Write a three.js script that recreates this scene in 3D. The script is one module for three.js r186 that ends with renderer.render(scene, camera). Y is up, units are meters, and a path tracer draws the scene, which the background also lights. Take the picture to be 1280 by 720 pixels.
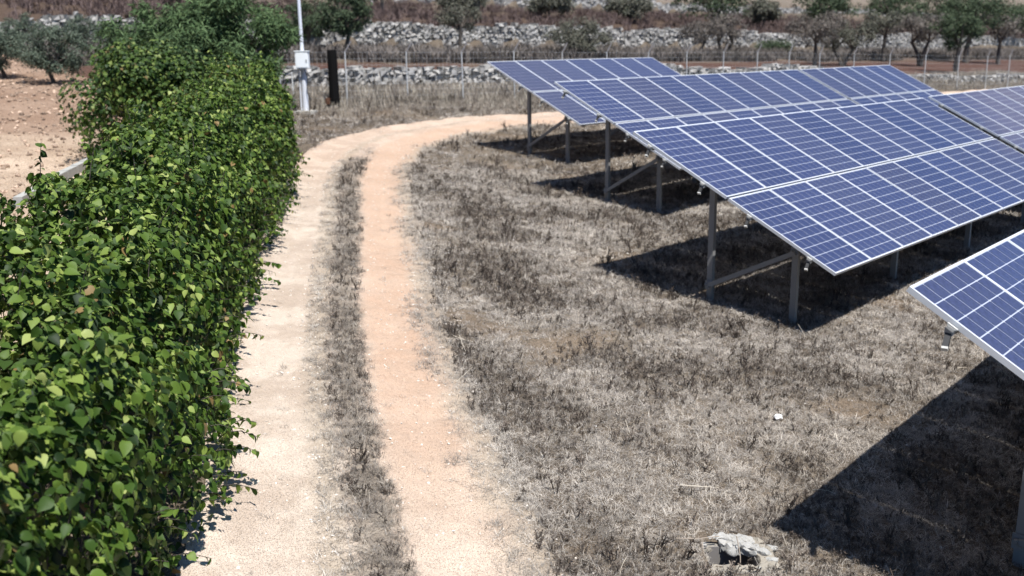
import * as THREE from 'three';
import { Sky } from 'three/addons/objects/Sky.js';
import { ImprovedNoise } from 'three/addons/math/ImprovedNoise.js';
import { mergeGeometries } from 'three/addons/utils/BufferGeometryUtils.js';

// ------------------------------------------------------------------ camera, sky, sun, exposure
const W = 1024, HH = 576, D2R = Math.PI / 180;
const scene = new THREE.Scene();
const camera = new THREE.PerspectiveCamera(33.59, W / HH, 0.1, 1500);
camera.position.set(0, 3.84, 0);
camera.rotation.set(-13.867 * D2R, 0, -0.936 * D2R, 'YXZ');
camera.focus = 7.5; camera.userData.fStop = 1.7;
camera.updateMatrixWorld(true); camera.updateProjectionMatrix();

const SUN = new THREE.Vector3(0.2156, 0.8935, 0.394).normalize();
const sky = new Sky(); sky.name = 'sky'; sky.scale.setScalar(1200); sky.userData.kind = 'structure';
sky.material.uniforms.sunPosition.value.copy(SUN);
sky.material.uniforms.turbidity.value = 6; sky.material.uniforms.rayleigh.value = 0.6;
sky.material.uniforms.mieCoefficient.value = 0.004;
scene.add(sky);
scene.environmentIntensity = 0.1;
const sun = new THREE.DirectionalLight(new THREE.Color(1, 0.965, 0.92), 5);
sun.name = 'sun'; sun.position.set(4, 0, -18).addScaledVector(SUN, 90); sun.target.position.set(4, 0, -18);
sun.castShadow = true; sun.shadow.mapSize.set(4096, 4096); sun.shadow.radius = 1;
Object.assign(sun.shadow.camera, { left: -45, right: 45, top: 45, bottom: -45, near: 1, far: 250 });
scene.add(sun, sun.target);
const renderer = new THREE.WebGLRenderer({ antialias: true });
renderer.setSize(W, HH); renderer.toneMapping = THREE.LinearToneMapping; renderer.toneMappingExposure = 1.55;
renderer.shadowMap.enabled = true;

// ------------------------------------------------------------------ helpers
let seed_ = 12345;
const rng = (s) => { let a = s >>> 0; return () => { a = (a + 0x6D2B79F5) | 0; let t = Math.imul(a ^ (a >>> 15), 1 | a); t = (t + Math.imul(t ^ (t >>> 7), 61 | t)) ^ t; return ((t ^ (t >>> 14)) >>> 0) / 4294967296; }; };
const R0 = rng(seed_);
const V = (x, y, z) => new THREE.Vector3(x, y, z);
const perlin = new ImprovedNoise();
const nz = (x, y, z = 0) => perlin.noise(x + 31.7, y + 57.3, z + 11.1);
const fbm = (x, y, z = 0, o = 3) => { let s = 0, a = 1, f = 1; for (let i = 0; i < o; i++) { s += a * nz(x * f, y * f, z + i * 7.7); a *= 0.5; f *= 2.03; } return s; };
const sst = (a, b, x) => { const t = Math.min(1, Math.max(0, (x - a) / (b - a))); return t * t * (3 - 2 * t); };
const lerp = (a, b, t) => a + (b - a) * t;
const rgb = (r, g, b) => new THREE.Color().setRGB(r, g, b);
const mix3 = (a, b, t) => [lerp(a[0], b[0], t), lerp(a[1], b[1], t), lerp(a[2], b[2], t)];
const names = {};
const numbered = (n) => { const k = names[n] = (names[n] ?? -1) + 1; return k ? `${n}_${String(k).padStart(3, '0')}` : n; };
function tag(o, label, category, group, kind) { if (label) o.userData.label = label; if (category) o.userData.category = category; if (group) o.userData.group = group; if (kind) o.userData.kind = kind; return o; }
function thing(name, label, category, pos, turn = 0, group) { const o = new THREE.Group(); o.name = numbered(name); o.position.set(...pos); o.rotation.y = turn; scene.add(o); return tag(o, label, category, group); }
function mesh(name, geo, mat, parent) { const m = new THREE.Mesh(geo, mat); m.name = parent ? name : numbered(name); m.castShadow = m.receiveShadow = true; (parent ?? scene).add(m); return m; }
const box = (w, h, d, x = 0, y = 0, z = 0) => new THREE.BoxGeometry(w, h, d).translate(x, y, z);
const merge = (l) => mergeGeometries(l.map((g) => { const q = g.index ? g.toNonIndexed() : g; for (const k of Object.keys(q.attributes)) if (!['position', 'normal', 'uv'].includes(k)) q.deleteAttribute(k); return q; }));
function bar(a, b, w, h) { // box bar from a to b, h measured along the "up" side
  const d = b.clone().sub(a), L = d.length(); const g = new THREE.BoxGeometry(w, h, L);
  const m = new THREE.Matrix4().lookAt(V(0, 0, 0), d, Math.abs(d.y) > 0.98 * L ? V(0, 0, 1) : V(0, 1, 0)); g.applyMatrix4(m); g.translate((a.x + b.x) / 2, (a.y + b.y) / 2, (a.z + b.z) / 2); return g;
}
function limb(pts, r0, r1, seg = 7, sides = 6) { // tapered tube
  const c = new THREE.CatmullRomCurve3(pts); const g = new THREE.TubeGeometry(c, seg, 1, sides, false); const p = g.attributes.position;
  for (let i = 0; i <= seg; i++) { const o = c.getPointAt(i / seg), r = lerp(r0, r1, i / seg); for (let j = 0; j <= sides; j++) { const k = i * (sides + 1) + j; p.setXYZ(k, o.x + (p.getX(k) - o.x) * r, o.y + (p.getY(k) - o.y) * r, o.z + (p.getZ(k) - o.z) * r); } }
  g.computeVertexNormals(); return g;
}
function rock(r, sx, sy, sz, jag = 0.25, det = 1) {
  const g = new THREE.IcosahedronGeometry(1, det), p = g.attributes.position, ox = r() * 90;
  for (let i = 0; i < p.count; i++) { const v = V(p.getX(i), p.getY(i), p.getZ(i)); const k = 1 + jag * 2 * nz(v.x * 1.3 + ox, v.y * 1.3, v.z * 1.3); p.setXYZ(i, v.x * k * sx, v.y * k * sy, v.z * k * sz); }
  g.computeVertexNormals(); return g;
}
function roughSlab(r, w, h, d, amp = 0.22) { // broken concrete: worn block with an uneven skin
  const g = new THREE.BoxGeometry(w, h, d, 7, 3, 5), p = g.attributes.position, o = r() * 60, f = 2.2 / Math.min(w, d);
  for (let i = 0; i < p.count; i++) { const x = p.getX(i), y = p.getY(i), z = p.getZ(i), q = Math.max(Math.abs(x) / w, Math.abs(z) / d) * 2, k = 1 - .16 * q * q * (Math.abs(y) / h * 2); p.setXYZ(i, x * k + amp * d * .6 * nz(x * f + o, y * f, z * f), y + amp * h * nz(z * f + o, x * f, y * f), z * k + amp * d * .6 * nz(y * f, z * f + o, x * f)); }
  g.computeVertexNormals(); return g;
}
function chunk(r, w, h, d, j = 0.18) { // rough block with moved corners
  const g = new THREE.BoxGeometry(w, h, d), p = g.attributes.position, q = {};
  for (let i = 0; i < p.count; i++) { const k = [p.getX(i) > 0, p.getY(i) > 0, p.getZ(i) > 0].join(); q[k] ??= [(r() - .5) * w * j * 2, (r() - .5) * h * j * 2, (r() - .5) * d * j * 2]; p.setXYZ(i, p.getX(i) + q[k][0], p.getY(i) + q[k][1], p.getZ(i) + q[k][2]); }
  const n = g.toNonIndexed(); n.computeVertexNormals(); return n;
}
const std = (color, rough = 0.9, extra = {}) => new THREE.MeshPhysicalMaterial({ color, roughness: rough, metalness: 0, specularIntensity: rough > 0.84 ? 0.2 : 1, ...extra }); // dry soil, straw and stone hardly gleam
const tmpV = V(0, 0, 0);
function seen(x, y, z, m = 0.12) { tmpV.set(x, y, z).project(camera); return tmpV.z < 1 && Math.abs(tmpV.x) < 1 + m && tmpV.y > -1 - m && tmpV.y < 1 + m; }

// ------------------------------------------------------------------ lie of the land
const farT = (x, z) => -0.6 * x - 0.8 * z;            // metres uphill towards the stone walls
const farE = (x, z) => 0.8 * x - 0.6 * z;             // metres along the stone walls
const fromTE = (t, e) => [-0.6 * t + 0.8 * e, -0.8 * t - 0.6 * e];
const T1 = 32.9, T2 = 57, T3 = 92;
function land(x, z) {
  const t = farT(x, z);
  let y = -0.083 * (0.729 * x + 0.685 * z);
  y += 1.15 * sst(T2 - 0.1, T2 + 0.25, t) + 1.3 * sst(T3 - 0.1, T3 + 0.25, t) + 0.035 * Math.max(0, t - T2 - 2) + 0.16 * Math.max(0, t - T3 - 4);
  return y;
}
function pathIn(L, z, k) { for (let i = 0; i < L.length - 1; i++) if (z <= L[i][1] && z >= L[i + 1][1]) return lerp(L[i][k], L[i + 1][k], (z - L[i][1]) / (L[i + 1][1] - L[i][1])); return z > L[0][1] ? L[0][k] : L[L.length - 1][k]; }
const HEDGE = [[-1.45, 1.5], [-1.75, -2], [-2.22, -6.05], [-2.52, -7.63], [-2.8, -9.0], [-3.3, -11.81], [-3.72, -14.64], [-4.05, -17.59], [-4.7, -20.2], [-5.4, -23]];
const hedgeEdge = (z) => pathIn(HEDGE, z, 0);
const roadL = [[-0.6, 14], [-1.1, 4], [-1.55, -1], [-2.12, -5.77], [-2.75, -8.62], [-3.8, -15.16], [-4.62, -20.87], [-4.5, -25.07], [-3.21, -28.36], [-.94, -31.09], [.63, -32.4], [6, -37], [14, -43.5], [30, -56]];
const roadR = [[2.3, 14], [1.5, 4], [0.9, -1], [.22, -5.93], [-.25, -7.8], [-.95, -11.19], [-1.65, -16.13], [-2.27, -21.46], [-2.1, -24.5], [-1.27, -26.83], [.08, -29.0], [1.63, -30.5], [7.3, -35], [15.3, -41.5], [31.5, -54]];
const curveL = new THREE.CatmullRomCurve3(roadL.map((p) => V(p[0], 0, p[1])), false, 'centripetal');
const curveR = new THREE.CatmullRomCurve3(roadR.map((p) => V(p[0], 0, p[1])), false, 'centripetal');
const RN = 420, RL = curveL.getSpacedPoints(RN), RR = curveR.getSpacedPoints(RN);
// pair both edges by nearest advance
const roadRows = [];
{ let j = 0; for (let i = 0; i <= RN; i++) { let best = 1e9, bj = j; for (let k = j; k < Math.min(RN, j + 12); k++) { const d = RR[k].distanceTo(RL[i]); if (d < best) { best = d; bj = k; } } j = bj; roadRows.push([RL[i], RR[bj]]); } }
for (let s = 0; s < 12; s++) for (let i = 1; i < RN; i++) roadRows[i][1] = roadRows[i - 1][1].clone().add(roadRows[i][1]).add(roadRows[i + 1][1]).divideScalar(3);
function roadV(x, z) { // 0..1 across the road, outside that off the road; with the row
  let best = 1e9, bi = 0; for (let i = 0; i <= RN; i += 6) { const [a, b] = roadRows[i]; const d = (x - (a.x + b.x) / 2) ** 2 + (z - (a.z + b.z) / 2) ** 2; if (d < best) { best = d; bi = i; } }
  const lo = Math.max(0, bi - 6), hi = Math.min(RN, bi + 6); best = 1e9;
  for (let i = lo; i <= hi; i++) { const [a, b] = roadRows[i]; const d = (x - (a.x + b.x) / 2) ** 2 + (z - (a.z + b.z) / 2) ** 2; if (d < best) { best = d; bi = i; } }
  const [a, b] = roadRows[bi]; const ux = b.x - a.x, uz = b.z - a.z, L2 = ux * ux + uz * uz; const v = ((x - a.x) * ux + (z - a.z) * uz) / L2; return [v, bi, Math.sqrt(L2)];
}
const PIT = { x0: 1.375, x1: 1.745, z0: -6.44, z1: -6.13 };
function bumps(x, z) { return 0.045 * fbm(x * 0.7, z * 0.7, 0, 2) + 0.018 * nz(x * 3.1, z * 3.1, 4) + (z < -40 ? 0.12 * fbm(x * .15, z * .15, 3, 2) : 0); }
const damp = (x, z) => { const dx = Math.max(PIT.x0 - x, 0, x - PIT.x1), dz = Math.max(PIT.z0 - z, 0, z - PIT.z1); return sst(0.15, 0.9, Math.hypot(dx, dz)); };
const H = (x, z) => land(x, z) + bumps(x, z) * damp(x, z);

// ------------------------------------------------------------------ surface textures (colour and fine relief of matter)
function canvasTex(n, draw, srgb = true) { const c = document.createElement('canvas'); c.width = c.height = n; draw(c.getContext('2d'), n); const t = new THREE.CanvasTexture(c); t.wrapS = t.wrapT = THREE.RepeatWrapping; if (srgb) t.colorSpace = THREE.SRGBColorSpace; t.magFilter = THREE.LinearFilter; return t; }
const g255 = (v) => Math.max(0, Math.min(255, Math.round(v)));
function strokes(seed, n, base, count, lo, hi, lmin, lmax, wmin, wmax, tint) {
  const r = rng(seed);
  return canvasTex(n, (c) => {
    c.fillStyle = `rgb(${base})`; c.fillRect(0, 0, n, n); c.lineCap = 'round';
    for (let i = 0; i < count; i++) {
      const x = r() * n, y = r() * n, a = r() * 6.283, L = lerp(lmin, lmax, r() * r()), v = lerp(lo, hi, r());
      c.strokeStyle = `rgb(${g255(v * tint[0])},${g255(v * tint[1])},${g255(v * tint[2])})`; c.lineWidth = lerp(wmin, wmax, r());
      for (const ox of [-n, 0, n]) for (const oy of [-n, 0, n]) { if (x + ox < -40 || x + ox > n + 40 || y + oy < -40 || y + oy > n + 40) continue; c.beginPath(); c.moveTo(x + ox, y + oy); c.lineTo(x + ox + Math.cos(a) * L, y + oy + Math.sin(a) * L); c.stroke(); }
    }
  });
}
const litterTex = strokes(5, 1024, '170,160,148', 26000, 70, 250, 3, 30, 0.8, 2.6, [1, 0.965, 0.92]);
const gravelTex = strokes(9, 1024, '222,218,213', 26000, 120, 255, 0.1, 2.2, 0.8, 3.2, [1, 0.985, 0.965]);
const soilTex = strokes(13, 1024, '205,195,188', 9000, 110, 250, 0.3, 6, 2, 8, [1, 0.96, 0.92]);
const concTex = strokes(17, 512, '215,214,210', 5000, 150, 250, 0.1, 4, 1, 5, [1, 1, 0.98]);
const noiseBump = strokes(21, 1024, '128,128,128', 30000, 20, 240, 0.1, 3, 1, 4, [1, 1, 1]); noiseBump.colorSpace = THREE.NoColorSpace;
function sheetGeo(xs, zs, yf, colf, uvScale, skip) {
  const nx = xs.length, nzz = zs.length, P = new Float32Array(nx * nzz * 3), C = new Float32Array(nx * nzz * 3), U = new Float32Array(nx * nzz * 2), I = [];
  for (let j = 0; j < nzz; j++) for (let i = 0; i < nx; i++) { const k = j * nx + i, x = xs[i], z = zs[j]; P.set([x, yf(x, z), z], k * 3); C.set(colf(x, z), k * 3); U.set([x * uvScale + 0.03 * nz(x, z), z * uvScale], k * 2); }
  for (let j = 0; j < nzz - 1; j++) for (let i = 0; i < nx - 1; i++) { if (skip && skip((xs[i] + xs[i + 1]) / 2, (zs[j] + zs[j + 1]) / 2)) continue; const a = j * nx + i, b = a + 1, c = a + nx, d = c + 1; I.push(a, c, b, b, c, d); }
  const g = new THREE.BufferGeometry(); g.setAttribute('position', new THREE.BufferAttribute(P, 3)); g.setAttribute('color', new THREE.BufferAttribute(C, 3)); g.setAttribute('uv', new THREE.BufferAttribute(U, 2)); g.setIndex(I); g.computeVertexNormals(); return g;
}
function lines(parts, extra = []) { const s = new Set(extra.map((v) => +v.toFixed(4))); for (const [a, b, st] of parts) for (let v = a; v <= b + 1e-6; v += st) s.add(+v.toFixed(4)); let l = [...s].sort((p, q) => p - q); const o = [l[0]]; for (const v of l) { if (v - o[o.length - 1] > 0.02) o.push(v); else if (extra.some((e) => Math.abs(e - v) < 1e-4)) o[o.length - 1] = v; } return o; }

// ------------------------------------------------------------------ ground
const inField = (x, z) => x < hedgeEdge(Math.max(z, -23)) - 1.9 && farT(x, z) < T2 - 3 && (z > -24 || farE(x, z) < 9.5);
function groundCol(x, z) {
  const t = farT(x, z), n = fbm(x * 0.45, z * 0.45, 2, 3), m = nz(x * 2.3, z * 2.3, 6);
  let c = mix3([.22, .195, .168], [.37, .335, .288], sst(-0.6, 0.7, n + 0.4 * m));
  const bare = sst(0.35, 0.75, fbm(x * 0.55 + 9, z * 0.55, 8, 2)); c = mix3(c, [.44, .36, .285], bare * 0.45);
  if (t > T1 - 1) { // beyond the first wall: red soil, then dry slopes
    const s1 = sst(T1, T1 + 2, t) * (1 - sst(T1 + 10, T1 + 16, t + 3 * n)); c = mix3(c, [.19, .105, .09], s1 * 0.9);
    const s2 = sst(T2 + 1, T2 + 3, t) * (1 - sst(T3 - 12, T3 - 6, t)); c = mix3(c, [.17, .12, .10], s2 * 0.75);
    c = mix3(c, [.42, .39, .36], sst(T3, T3 + 4, t) * 0.8);
  }
  return c;
}
const pitXs = [PIT.x0, PIT.x1], pitZs = [PIT.z0, PIT.z1];
const gxs = lines([[-420, -60, 30], [-60, -16, 2.2], [-16, -5, 0.6], [-5, 8, 0.13], [8, 24, 0.5], [24, 70, 2.5], [70, 420, 35]], pitXs);
const gzs = lines([[-420, -140, 20], [-140, -60, 2], [-60, -33, 0.5], [-33, -18, 0.3], [-18, -4, 0.13], [-4, 4, 0.6], [4, 60, 7]], pitZs);
const underRoad = (x, z) => { const [v, , w] = roadV(x, z); const d = Math.max(-v, v - 1) * w; return d < 0.06; };
const groundMat = std(0xffffff, 1, { vertexColors: true, map: litterTex, bumpMap: noiseBump, bumpScale: 0.012 });
const ground = mesh('ground', sheetGeo(gxs, gzs, (x, z) => H(x, z) - (z > -58 && z < 6 && x > -6 && x < 32 && underRoad(x, z) ? 0.13 : 0) - (inField(x, z) ? 0.12 : 0), groundCol, 1 / 1.6, (x, z) => x > PIT.x0 && x < PIT.x1 && z > PIT.z0 && z < PIT.z1), groundMat);
ground.userData.kind = 'structure';

// ploughed field on the left, beyond the hedge
{
  const xs = lines([[-110, -50, 3], [-50, -24, 0.9], [-24, -6, 0.22], [-6, 2, 0.4]]), zs = lines([[-62, -40, 0.6], [-40, -12, 0.2], [-12, 14, 1.2]]);
  const g = sheetGeo(xs, zs, (x, z) => H(x, z) + 0.03 + 0.05 * Math.abs(fbm(x * 1.7, z * 1.7, 5, 3)) + 0.03 * nz(x * 5, z * 5), (x, z) => { const n = fbm(x * .35, z * .35, 1, 3), m = nz(x * 1.9, z * 1.9, 3); let c = mix3([.57, .47, .365], [.80, .69, .555], sst(-.6, .6, n + .6 * m)); return mix3(c, [.27, .16, .11], sst(24.5, 27, farT(x, z) + 1.5 * n) * 0.55); }, 1 / 2.2, (x, z) => !inField(x, z));
  mesh('ploughed_field', g, std(0xffffff, 1, { vertexColors: true, map: soilTex, bumpMap: noiseBump, bumpScale: 0.03 })).userData.kind = 'structure';
}

// dirt road: two wheel tracks and a grassy middle strip
const stripAt = (i) => { const z = roadRows[i][0].z, fade = sst(-24.5, -20, z); return [lerp(0.415, 0.45, sst(-14, -6, z)), lerp(0.59, 0.58, sst(-14, -6, z)), fade]; };
{
  const NV = 72, SUB = 4, RM = RN * SUB, P = [], C = [], U = [], I = [];
  for (let ii = 0; ii <= RM; ii++) {
    const i = ii / SUB, i0 = Math.min(RN - 1, Math.floor(i)), a = roadRows[i0][0].clone().lerp(roadRows[i0 + 1][0], i - i0), b = roadRows[i0][1].clone().lerp(roadRows[i0 + 1][1], i - i0); const [s0, s1, fade] = stripAt(i0);
    for (let k = 0; k <= NV; k++) {
      const v = lerp(-0.10 + 0.09 * fbm(i * 0.23, 0, 9, 3), 1.10 + 0.09 * fbm(i * 0.23, 40, 9, 3), k / NV), x = lerp(a.x, b.x, v), z = lerp(a.z, b.z, v);
      const track = Math.exp(-(((v - 0.17) / 0.13) ** 2)) + Math.exp(-(((v - 0.81) / 0.14) ** 2));
      const edge = Math.max(0, -v, v - 1);
      const rough = 0.011 * nz(x * 7, z * 7, 3) + 0.007 * nz(x * 15, z * 15, 5) + 0.012 * nz(v * 26, i * .05, 1) * (1 - Math.min(1, edge * 9));
      P.push(x, H(x, z) + 0.03 + rough - 0.035 * track + 0.02 * Math.exp(-(((v - 0.49) / 0.1) ** 2)) - 0.7 * Math.max(0, edge - 0.03), z); U.push(x / 1.3, z / 1.3);
      const n = fbm(x * 1.1, z * 1.1, 2, 3), m = nz(x * 4.5, z * 4.5, 8) + .8 * nz(x * 11, z * 11, 4);
      const orange = sst(0.52, 0.68, v) * (1 - 0.72 * sst(0.86, 1.0, v)) * sst(-4, -9.5, z) + 0.5 * sst(-17, -23, z);
      let c = mix3([.57, .478, .395], [.73, .635, .54], sst(-.5, .6, n + .4 * m)); c = mix3(c, [.63, .44, .32], Math.min(1, orange) * (0.70 + .2 * m));
      c = mix3(c, [.44, .385, .30], 0.5 * sst(0.27, 0.38, v) * (1 - sst(0.40, 0.44, v)) + 0.5 * sst(0.88, 1.0, v + .07 * n + .05 * m)); c = mix3(c, [.29, .26, .22], .85 * sst(.98, 1.08, v + .07 * n + .05 * m));
      const st = sst(s0 - .03, s0 + .05, v + .06 * m) * (1 - sst(s1 - .04, s1 + .03, v + .06 * m)) * fade * sst(-.75, -.1, n + .3); c = mix3(c, [.30, .262, .215], st * 0.85);
      C.push(...c);
    }
  }
  for (let i = 0; i < RM; i++) for (let k = 0; k < NV; k++) { const a = i * (NV + 1) + k, b = a + 1, c = a + NV + 1, d = c + 1; I.push(a, b, c, b, d, c); }
  const g = new THREE.BufferGeometry(); g.setAttribute('position', new THREE.Float32BufferAttribute(P, 3)); g.setAttribute('color', new THREE.Float32BufferAttribute(C, 3)); g.setAttribute('uv', new THREE.Float32BufferAttribute(U, 2)); g.setIndex(I); g.computeVertexNormals();
  mesh('dirt_road', g, std(0xffffff, 1, { vertexColors: true, map: gravelTex, bumpMap: noiseBump, bumpScale: 0.016 })).userData.kind = 'structure';
}

// ------------------------------------------------------------------ dry stone walls on the slope
const stoneTones = [[.33, .315, .29], [.37, .355, .33], [.29, .275, .255], [.33, .31, .28], [.24, .23, .21]];
function colored(g, c) { const n = g.attributes.position.count, a = new Float32Array(n * 3); for (let i = 0; i < n; i++) a.set(c, i * 3); g.setAttribute('color', new THREE.BufferAttribute(a, 3)); return g; }
const vmat = (rough = 0.95, extra = {}) => std(0xffffff, rough, { vertexColors: true, ...extra });
const stoneMat = vmat(0.95, { bumpMap: noiseBump, bumpScale: 0.01 });
function stoneWall(label, t, e0, e1, h, size, seed, ruin = 0.25) {
  const r = rng(seed), tBase = t, bend = (e) => t - (t === T1 ? 3.4 * sst(40, 56, e) : 0); const [ox, oz] = fromTE(t, (e0 + e1) / 2); const root = thing('dry_stone_wall', label, 'stone wall', [ox, H(ox, oz), oz], 0); const L = [];
  for (let e = e0; e < e1;) {
    const w = size * lerp(0.7, 1.6, r()); let y = -0.1; const hh = h * (1 - ruin * sst(-.1, .6, fbm(e * .16, t, 3, 2)) - 0.12 * r()) * (t === T1 ? 1 - .5 * sst(40, 54, e) : 1);
    while (y < hh) {
      const sh = size * lerp(0.45, 0.95, r()); const tt = bend(e) + (r() - .5) * 0.16 + (y / h) * 0.1; const [x, z] = fromTE(tt, e + w / 2 + (r() - .5) * .06); const g = chunk(r, w * lerp(.8, 1.05, r()), sh * 1.02, lerp(.45, .7, r()), 0.17);
      g.rotateZ((r() - .5) * .3); g.rotateY(Math.atan2(0.6, 0.8) + (r() - .5) * .4); const [gx, gz] = fromTE(bend(e) - .3, e); g.translate(x - ox, land(gx, gz) + y + sh / 2 - root.position.y, z - oz);
      const k = stoneTones[Math.floor(r() * stoneTones.length)], v = lerp(.8, 1.12, r()); g.deleteAttribute('uv'); L.push(colored(g, [k[0] * v, k[1] * v, k[2] * v])); y += sh * 0.93;
    }
    e += w * 0.94;
  }
  mesh('stones', mergeGeometries(L), stoneMat, root).userData.kind = 'stuff'; return root;
}
stoneWall('low pale dry stone wall just behind the wire fence', T1, 11.5, 84, 0.92, 0.19, 301);
stoneWall('long pale terrace wall on the slope behind the dry scrub', T2, 1, 135, 1.75, 0.25, 302, 0.2);
stoneWall('highest pale rubble terrace wall along the top of the picture', T3, 4, 205, 1.7, 0.4, 303, 0.3);

// ------------------------------------------------------------------ foliage helpers
function leafSoup(list, shape = 0.42) { // list of [pos, normal, tipDir, length, colour]; folded diamond leaves
  const P = [], C = [], N = [];
  for (const [p, n, d, L, c] of list) {
    const s = V(0, 0, 0).crossVectors(n, d).normalize().multiplyScalar(L * shape * 0.5), tip = p.clone().addScaledVector(d, L), mid = p.clone().addScaledVector(d, L * 0.45).addScaledVector(n, -L * 0.05), a = mid.clone().add(s).addScaledVector(n, L * 0.07), b = mid.clone().sub(s).addScaledVector(n, L * 0.07);
    for (const q of [p, a, tip, p, tip, b]) P.push(q.x, q.y, q.z);
    for (let i = 0; i < 6; i++) C.push(...c);
  }
  const g = new THREE.BufferGeometry(); g.setAttribute('position', new THREE.Float32BufferAttribute(P, 3)); g.setAttribute('color', new THREE.Float32BufferAttribute(C, 3)); g.computeVertexNormals(); return g;
}
const rv = (r) => V(r() - .5, r() - .5, r() - .5).multiplyScalar(2);
const crownMat = new THREE.MeshPhysicalMaterial({ vertexColors: true, roughness: 0.75, specularIntensity: 0.4, side: THREE.DoubleSide, transmission: 0.12, thickness: 0 });
const barkMat = std(rgb(.11, .095, .08), 0.95, { bumpMap: noiseBump, bumpScale: 0.02 });
const OLIVE = [[.055, .075, .045], [.10, .125, .08], [.16, .185, .13]], DRY = [[.085, .075, .065], [.14, .12, .10], [.19, .165, .14]], DARK = [[.03, .045, .025], [.05, .072, .035], [.08, .11, .055]], BROWNG = [[.07, .075, .05], [.11, .11, .08], [.15, .14, .11]], GREEN = [[.032, .058, .022], [.062, .108, .038], [.115, .17, .07]];
function tree(name, label, category, x, z, o) {
  const { h, r: cr, trunk = 0.7, tone = OLIVE, leaf = 0.11, n = 2600, clumps = 34, seed = 1, lean = 0, stems = 1, sparse = 0.3, shape = 0.3, flat = 0.8, group } = o; const r = rng(seed * 7919 + 13);
  const root = thing(name, label, category, [x, H(x, z) - 0.05, z], 0, group); const wood = [], ends = [];
  const cy = trunk + (h - trunk) * 0.5, ry = (h - trunk) * 0.5;
  for (let s = 0; s < stems; s++) {
    const a0 = s * 6.28 / stems + r() * 2, k = stems > 1 ? 0.35 : 0.12; const top = V(Math.cos(a0) * cr * k + lean, trunk + ry * 0.25, Math.sin(a0) * cr * k); const tr = Math.max(0.05, h * 0.045);
    wood.push(limb([V(Math.cos(a0) * 0.08, -0.1, Math.sin(a0) * 0.08), V(top.x * .3 + (r() - .5) * .15, trunk * .5, top.z * .3 + (r() - .5) * .15), top], tr, tr * 0.6, 8, 7));
    const nb = Math.ceil(7 / stems);
    for (let b = 0; b < nb; b++) { const a = b * 6.28 / nb + r() * .9, el = lerp(-.1, 1.1, r()); const e = V(lean + Math.cos(a) * Math.cos(el) * cr * .82, cy + Math.sin(el) * ry * .75, Math.sin(a) * Math.cos(el) * cr * .82); wood.push(limb([top, top.clone().lerp(e, .5).add(V((r() - .5) * .2, .12, (r() - .5) * .2)), e], tr * .5, tr * .12, 6, 5)); ends.push(e); }
  }
  mesh('trunk', merge(wood), barkMat, root);
  const cs = []; for (const e of ends) cs.push([e, lerp(.28, .42, r())]);
  while (cs.length < clumps) { const d = rv(r); if (d.length() > 1 || d.length() < .15) continue; d.normalize().multiplyScalar(Math.pow(r(), .4)); const w = 1 + .22 * nz(d.x * 2, d.y * 2, d.z * 2 + seed); cs.push([V(lean + d.x * cr * w, cy + d.y * ry * flat * w + (1 - flat) * .2, d.z * cr * w), lerp(.2, .38, r())]); }
  const L = []; for (let i = 0; i < n; i++) {
    const [c, cz] = cs[Math.floor(r() * cs.length)]; const g = rv(r).normalize().multiplyScalar(Math.pow(r(), .55) * cz * cr * .95); g.y *= .8; const p = c.clone().add(g); if (p.y < trunk * .35) continue;
    const nn = g.clone().normalize().add(V(0, .5, 0)).addScaledVector(rv(r), .8).normalize(), d = rv(r).addScaledVector(g.clone().normalize(), .6).addScaledVector(V(0, -1, 0), .15).normalize(); d.addScaledVector(nn, -d.dot(nn)).normalize();
    const t = r(), c0 = t < .45 ? mix3(tone[0], tone[1], t / .45) : mix3(tone[1], tone[2], (t - .45) / .55); L.push([p, nn, d, leaf * lerp(.7, 1.4, r()), c0]);
  }
  mesh('crown', leafSoup(L, shape), crownMat, root); return root;
}

// ------------------------------------------------------------------ hedge along the road
const leafGeo = (() => {
  const st = [[0, .02, .0], [.06, .26, .05], [.22, .43, .05], [.45, .42, 0], [.7, .25, -.05], [.88, .10, -.11], [1, 0, -.18]]; const P = [], I = [], U = [];
  for (const [t, w, z] of st) { const y0 = t < .05 ? .05 : t; P.push(-w, t - (t < .1 ? .05 : 0), z + w * .22, 0, y0, z, w, t - (t < .1 ? .05 : 0), z + w * .22); U.push(.5 - w, t, .5, t, .5 + w, t); }
  for (let i = 0; i < st.length - 1; i++) { const a = i * 3; I.push(a, a + 1, a + 3, a + 1, a + 4, a + 3, a + 1, a + 2, a + 4, a + 2, a + 5, a + 4); }
  const g = new THREE.BufferGeometry(); g.setAttribute('position', new THREE.Float32BufferAttribute(P, 3)); g.setAttribute('uv', new THREE.Float32BufferAttribute(U, 2)); g.setIndex(I); g.computeVertexNormals(); return g;
})();
const leafOpts = { roughness: 0.55, side: THREE.DoubleSide, transmission: 0.3, thickness: 0, ior: 1.4, specularIntensity: 0.5 };
const leafMat = new THREE.MeshPhysicalMaterial({ color: 0xffffff, ...leafOpts });
const LEAF = [[.012, .030, .004], [.040, .082, .010], [.098, .158, .022], [.21, .28, .055], [.34, .39, .12]];
function leafColor(r) { if (r() < .012) return [.24, .16, .06]; const t = r(); return t < .35 ? mix3(LEAF[0], LEAF[1], t / .35) : t < .75 ? mix3(LEAF[1], LEAF[2], (t - .35) / .4) : t < .93 ? mix3(LEAF[2], LEAF[3], (t - .75) / .18) : mix3(LEAF[3], LEAF[4], (t - .93) / .07); }
const M4 = new THREE.Matrix4(), bx = V(), by = V(), bz = V();
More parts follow.
